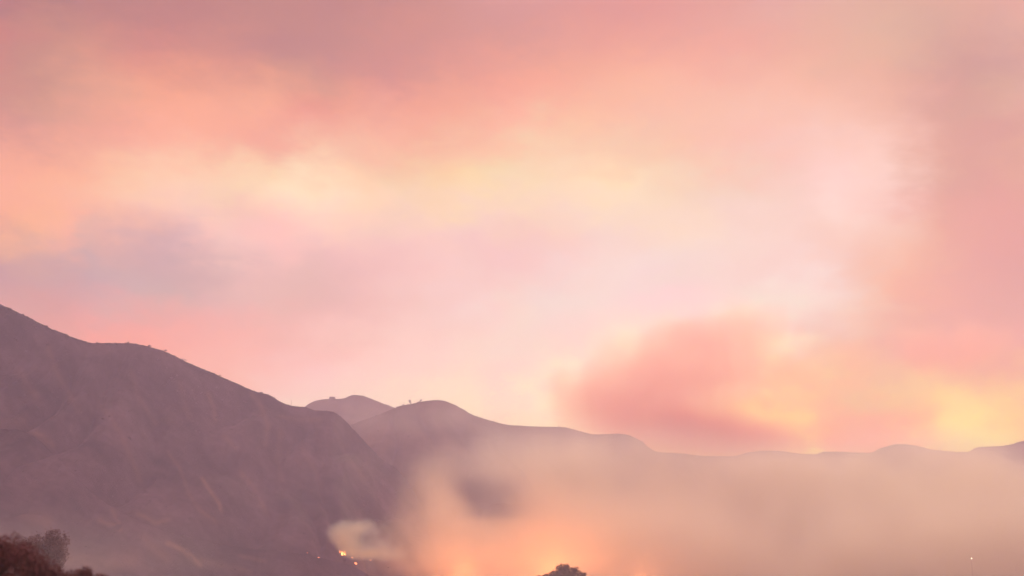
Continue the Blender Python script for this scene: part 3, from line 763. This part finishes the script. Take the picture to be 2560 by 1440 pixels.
# ------------------------------------------------------------------ smoke: voxel grids filled by a density field
def smoke(name, label, bmin, bmax, res, blobs, holes, k, nscale, nlo, nhi, mat, warp=0.0, seed=0.0, ragged=0.0):
    """blobs: (centre, radii, weight) soft ellipsoids; turbulence eats into their edges; holes are gaps in the smoke"""
    ng = bpy.data.node_groups.new(name + '_density', 'GeometryNodeTree')
    ng.interface.new_socket(name='Geometry', in_out='OUTPUT', socket_type='NodeSocketGeometry')
    n_ = ng.nodes.new; l_ = ng.links.new
    go = n_('NodeGroupOutput')
    pos = n_('GeometryNodeInputPosition').outputs[0]

    def vm(op, a, b=None):
        x = n_('ShaderNodeVectorMath'); x.operation = op
        for i, q in enumerate((a, b)):
            if q is None: continue
            if isinstance(q, (tuple, list)): x.inputs[i].default_value = q
            else: l_(q, x.inputs[i])
        return x.outputs['Value'] if op == 'LENGTH' else x.outputs[0]

    def ma(op, a, b=None, c=None, clamp=False):
        x = n_('ShaderNodeMath'); x.operation = op; x.use_clamp = clamp
        for i, q in enumerate((a, b, c)):
            if q is None: continue
            if isinstance(q, (int, float)): x.inputs[i].default_value = q
            else: l_(q, x.inputs[i])
        return x.outputs[0]

    if warp:
        wn = n_('ShaderNodeTexNoise'); wn.inputs['Scale'].default_value = nscale * .6; wn.inputs['Detail'].default_value = 3
        l_(pos, wn.inputs['Vector'])
        w_ = vm('SUBTRACT', wn.outputs['Color'], (.5, .5, .5))
        w_ = vm('MULTIPLY', w_, (warp, warp, warp))
        posw = vm('ADD', pos, w_)
    else:
        posw = pos

    def blob(c, r_, w):
        d = vm('MULTIPLY', vm('SUBTRACT', posw, tuple(c)), tuple(1 / q for q in r_))
        ln = vm('LENGTH', d)
        g = ma('EXPONENT', ma('MULTIPLY', ma('POWER', ln, 2.4), -1.0))
        return ma('MULTIPLY', g, w)

    s = None
    for c, r_, w in blobs:
        b = blob(c, r_, w)
        s = b if s is None else ma('ADD', s, b)
    nz = n_('ShaderNodeTexNoise'); nz.inputs['Scale'].default_value = nscale; nz.inputs['Detail'].default_value = 6; nz.inputs['Roughness'].default_value = .6
    l_(vm('ADD', pos, (seed * 100, seed * 37, seed * 11)), nz.inputs['Vector'])
    mr = n_('ShaderNodeMapRange'); mr.interpolation_type = 'SMOOTHSTEP'
    l_(nz.outputs['Fac'], mr.inputs[0]); mr.inputs[1].default_value = nlo; mr.inputs[2].default_value = nhi; mr.inputs[3].default_value = .08
    if ragged:
        # billowing edge: turbulence shifts the surface of the cloud in and out
        ed = n_('ShaderNodeMapRange'); ed.interpolation_type = 'SMOOTHSTEP'
        l_(ma('ADD', s, ma('MULTIPLY', ma('SUBTRACT', nz.outputs['Fac'], .5), ragged)), ed.inputs[0])
        ed.inputs[1].default_value = nlo; ed.inputs[2].default_value = nhi
        s = ma('MULTIPLY', ma('MINIMUM', s, 2.6), ed.outputs[0])
    else:
        s = ma('MULTIPLY', s, mr.outputs[0])
    for c, r_, w in holes:
        s = ma('MULTIPLY', s, ma('SUBTRACT', 1.0, blob(c, r_, w), clamp=True))
    s = ma('MAXIMUM', ma('SUBTRACT', ma('MULTIPLY', s, k), k * 0.015), 0.0)
    vc = n_('GeometryNodeVolumeCube')
    l_(s, vc.inputs['Density'])
    vc.inputs['Min'].default_value = bmin; vc.inputs['Max'].default_value = bmax
    for ax, i in (('X', 0), ('Y', 1), ('Z', 2)):
        vc.inputs['Resolution ' + ax].default_value = max(4, int((bmax[i] - bmin[i]) / res))
    sm = n_('GeometryNodeSetMaterial'); sm.inputs['Material'].default_value = mat
    l_(vc.outputs[0], sm.inputs[0]); l_(sm.outputs[0], go.inputs[0])
    o = mesh_obj(name, [(0, 0, 0)], [], mat)
    md = o.modifiers.new('density', 'NODES'); md.node_group = ng
    tag(o, label, 'smoke', kind='stuff')
    return o


def sb(lst, Y, dy):
    mpp = Y * HALF / 1280 / math.cos(PITCH) * 0.98
    return [(tuple(at(px, py, Y + yo)), (rx * mpp, dy * (1.0 if len(q) < 2 else q[1]), rz * mpp), w) for px, py, rx, rz, w, *q in lst for yo in ((q[0] if q else 0.0),)]


# thin smoke filling the valley in front of the right hand ridge
bank = sb([(1620, 1290, 260, 110, .75), (1950, 1270, 330, 120, 1.0), (2330, 1280, 340, 120, 1.0), (2700, 1290, 360, 140, 1.0), (1430, 1330, 190, 90, .6),
           (1250, 1350, 170, 80, .35), (1330, 1160, 230, 80, .4), (1560, 1160, 200, 70, .5), (1850, 1400, 480, 90, .9, -480), (2400, 1410, 500, 100, 1.0, -480), (2150, 1160, 260, 60, .35), (1090, 1055, 130, 40, .2), (900, 1040, 120, 40, .08)], 2200, 260)
smoke('smoke', 'thin tan smoke veiling the whole right hand valley below the ridge', (-560, 1250, 0), (1400, 2750, 420), 17, bank, [], BANK_K, .006, .41, .59,
      volume_mat('valley_smoke', BANK_COLOR, 1.0, .3, (1, .95, .95), True), 60, 1.0)
# fire lit smoke rising from the valley fires
glow = sb([(1380, 1370, 165, 85, 1.0), (1220, 1395, 150, 65, 1.0), (1110, 1330, 70, 80, .8), (1075, 1225, 48, 60, .6), (1115, 1260, 55, 60, .7), (1420, 1280, 130, 70, .6),
           (1020, 1390, 80, 50, .8), (1045, 1310, 55, 50, .5), (975, 1400, 70, 35, .5), (955, 1418, 60, 28, .5), (1520, 1380, 90, 80, .5), (1280, 1310, 120, 30, .5), (1130, 1170, 60, 45, .2), (1300, 1170, 80, 50, .28), (1345, 1240, 70, 60, .5)], 1640, 110)
holes = sb([(1172, 1222, 36, 30, .8), (1212, 1250, 46, 34, .95), (1252, 1284, 42, 18, .8), (1190, 1285, 26, 14, .6)], 1640, 300)
smoke('smoke', 'orange fire lit smoke billowing up beside the dark hill toe', (-330, 1350, 0), (260, 1950, 240), 8, glow, holes, GLOW_K, .016, .34, .61,
      volume_mat('fire_lit_smoke', GLOW_COLOR, 1.0, .1, (1, .9, .8), True), 40, 2.0)
# pale puff over the blaze
py_ = FIRE_POINTS[0].y - 12
puff = sb([(842, 1345, 30, 24, 1.0), (872, 1322, 42, 24, .9), (868, 1362, 34, 20, 1.0), (920, 1318, 45, 22, .6), (905, 1385, 40, 14, .8), (950, 1345, 45, 20, .35), (960, 1390, 60, 20, .6), (1000, 1375, 50, 25, .4), (930, 1365, 50, 20, .4), (870, 1378, 18, 10, .8)], py_, 26)
c_ = at(900, 1350, py_)
smoke('smoke', 'small pale smoke puff curling above the brightest blaze', (c_.x - 90, py_ - 70, c_.z - 50), (c_.x + 90, py_ + 70, c_.z + 60), 2.5, puff, [], PUFF_K, .06, .25, .8,
      volume_mat('pale_smoke', PUFF_COLOR, 1.0, .1, (1, 1, 1), True), 12, 3.0, 1.8)
# plume behind the ridge
plume = sb([(1600, 1000, 150, 110, 1.2), (1690, 905, 165, 105, 1.0), (1810, 835, 140, 60, .75), (1890, 785, 120, 45, .45), (1440, 965, 90, 80, .55), (1840, 980, 130, 90, .75), (1920, 920, 110, 60, .45), (2050, 1000, 140, 60, .4),
            (1700, 1085, 190, 60, 1.6), (1750, 1090, 130, 40, 1.6), (1880, 1110, 140, 40, 2.0), (2010, 1100, 130, 50, .5), (1520, 1050, 120, 80, .7), (1390, 1010, 60, 80, .22), (1970, 850, 140, 60, .25),
            (2250, 885, 180, 70, .6), (2450, 870, 170, 80, .7), (2120, 930, 130, 60, .4)], 3750, 120)
smoke('smoke', 'tall salmon pink smoke plume rising behind the middle of the ridge', (-150, 3480, 40), (1950, 4020, 890), 10, plume, [], PLUME_K, .0095, .30, .80,
      volume_mat('plume_smoke', PLUME_COLOR, 1.0, .3, PLUME_ABS, True), 90, 4.0, 2.4)
# thin ground smoke drifting over the foot of the left hills
low = sb([(120, 1420, 330, 60, .5), (420, 1400, 260, 60, .4), (-250, 1420, 350, 80, .5), (230, 1330, 300, 60, .3), (640, 1420, 160, 40, .3)], 800, 160) + \
    sb([(120, 1390, 260, 60, 2.2), (1400, 1445, 200, 40, 2.6)], 265, 38)  # two veils added in front of the near trees to lighten them
smoke('smoke', 'thin mauve ground smoke lying over the lower left slopes', (-620, 180, 0), (60, 1080, 200), 12, low, [], LOW_K, .007, .30, .62,
      volume_mat('ground_smoke', BANK_COLOR, 1.0, .3, (1, .95, 1), True), 40, 6.0)
# added smoke veil before the corner bush, lifting its dark tone
wisp_ = sb([(40, 1420, 420, 130, 1.0), (200, 1470, 300, 90, .8)], 5.6, 1.6)
smoke('smoke', 'faint added smoke veil lightening the dark corner bush', (-5.5, 3.2, 57.2), (-0.8, 8.4, 61.2), .22, wisp_, [], .016, .9, .30, .6,
      volume_mat('bush_veil', PUFF_COLOR, 1.0, .1, (1, 1, 1), True), 0, 8.0)
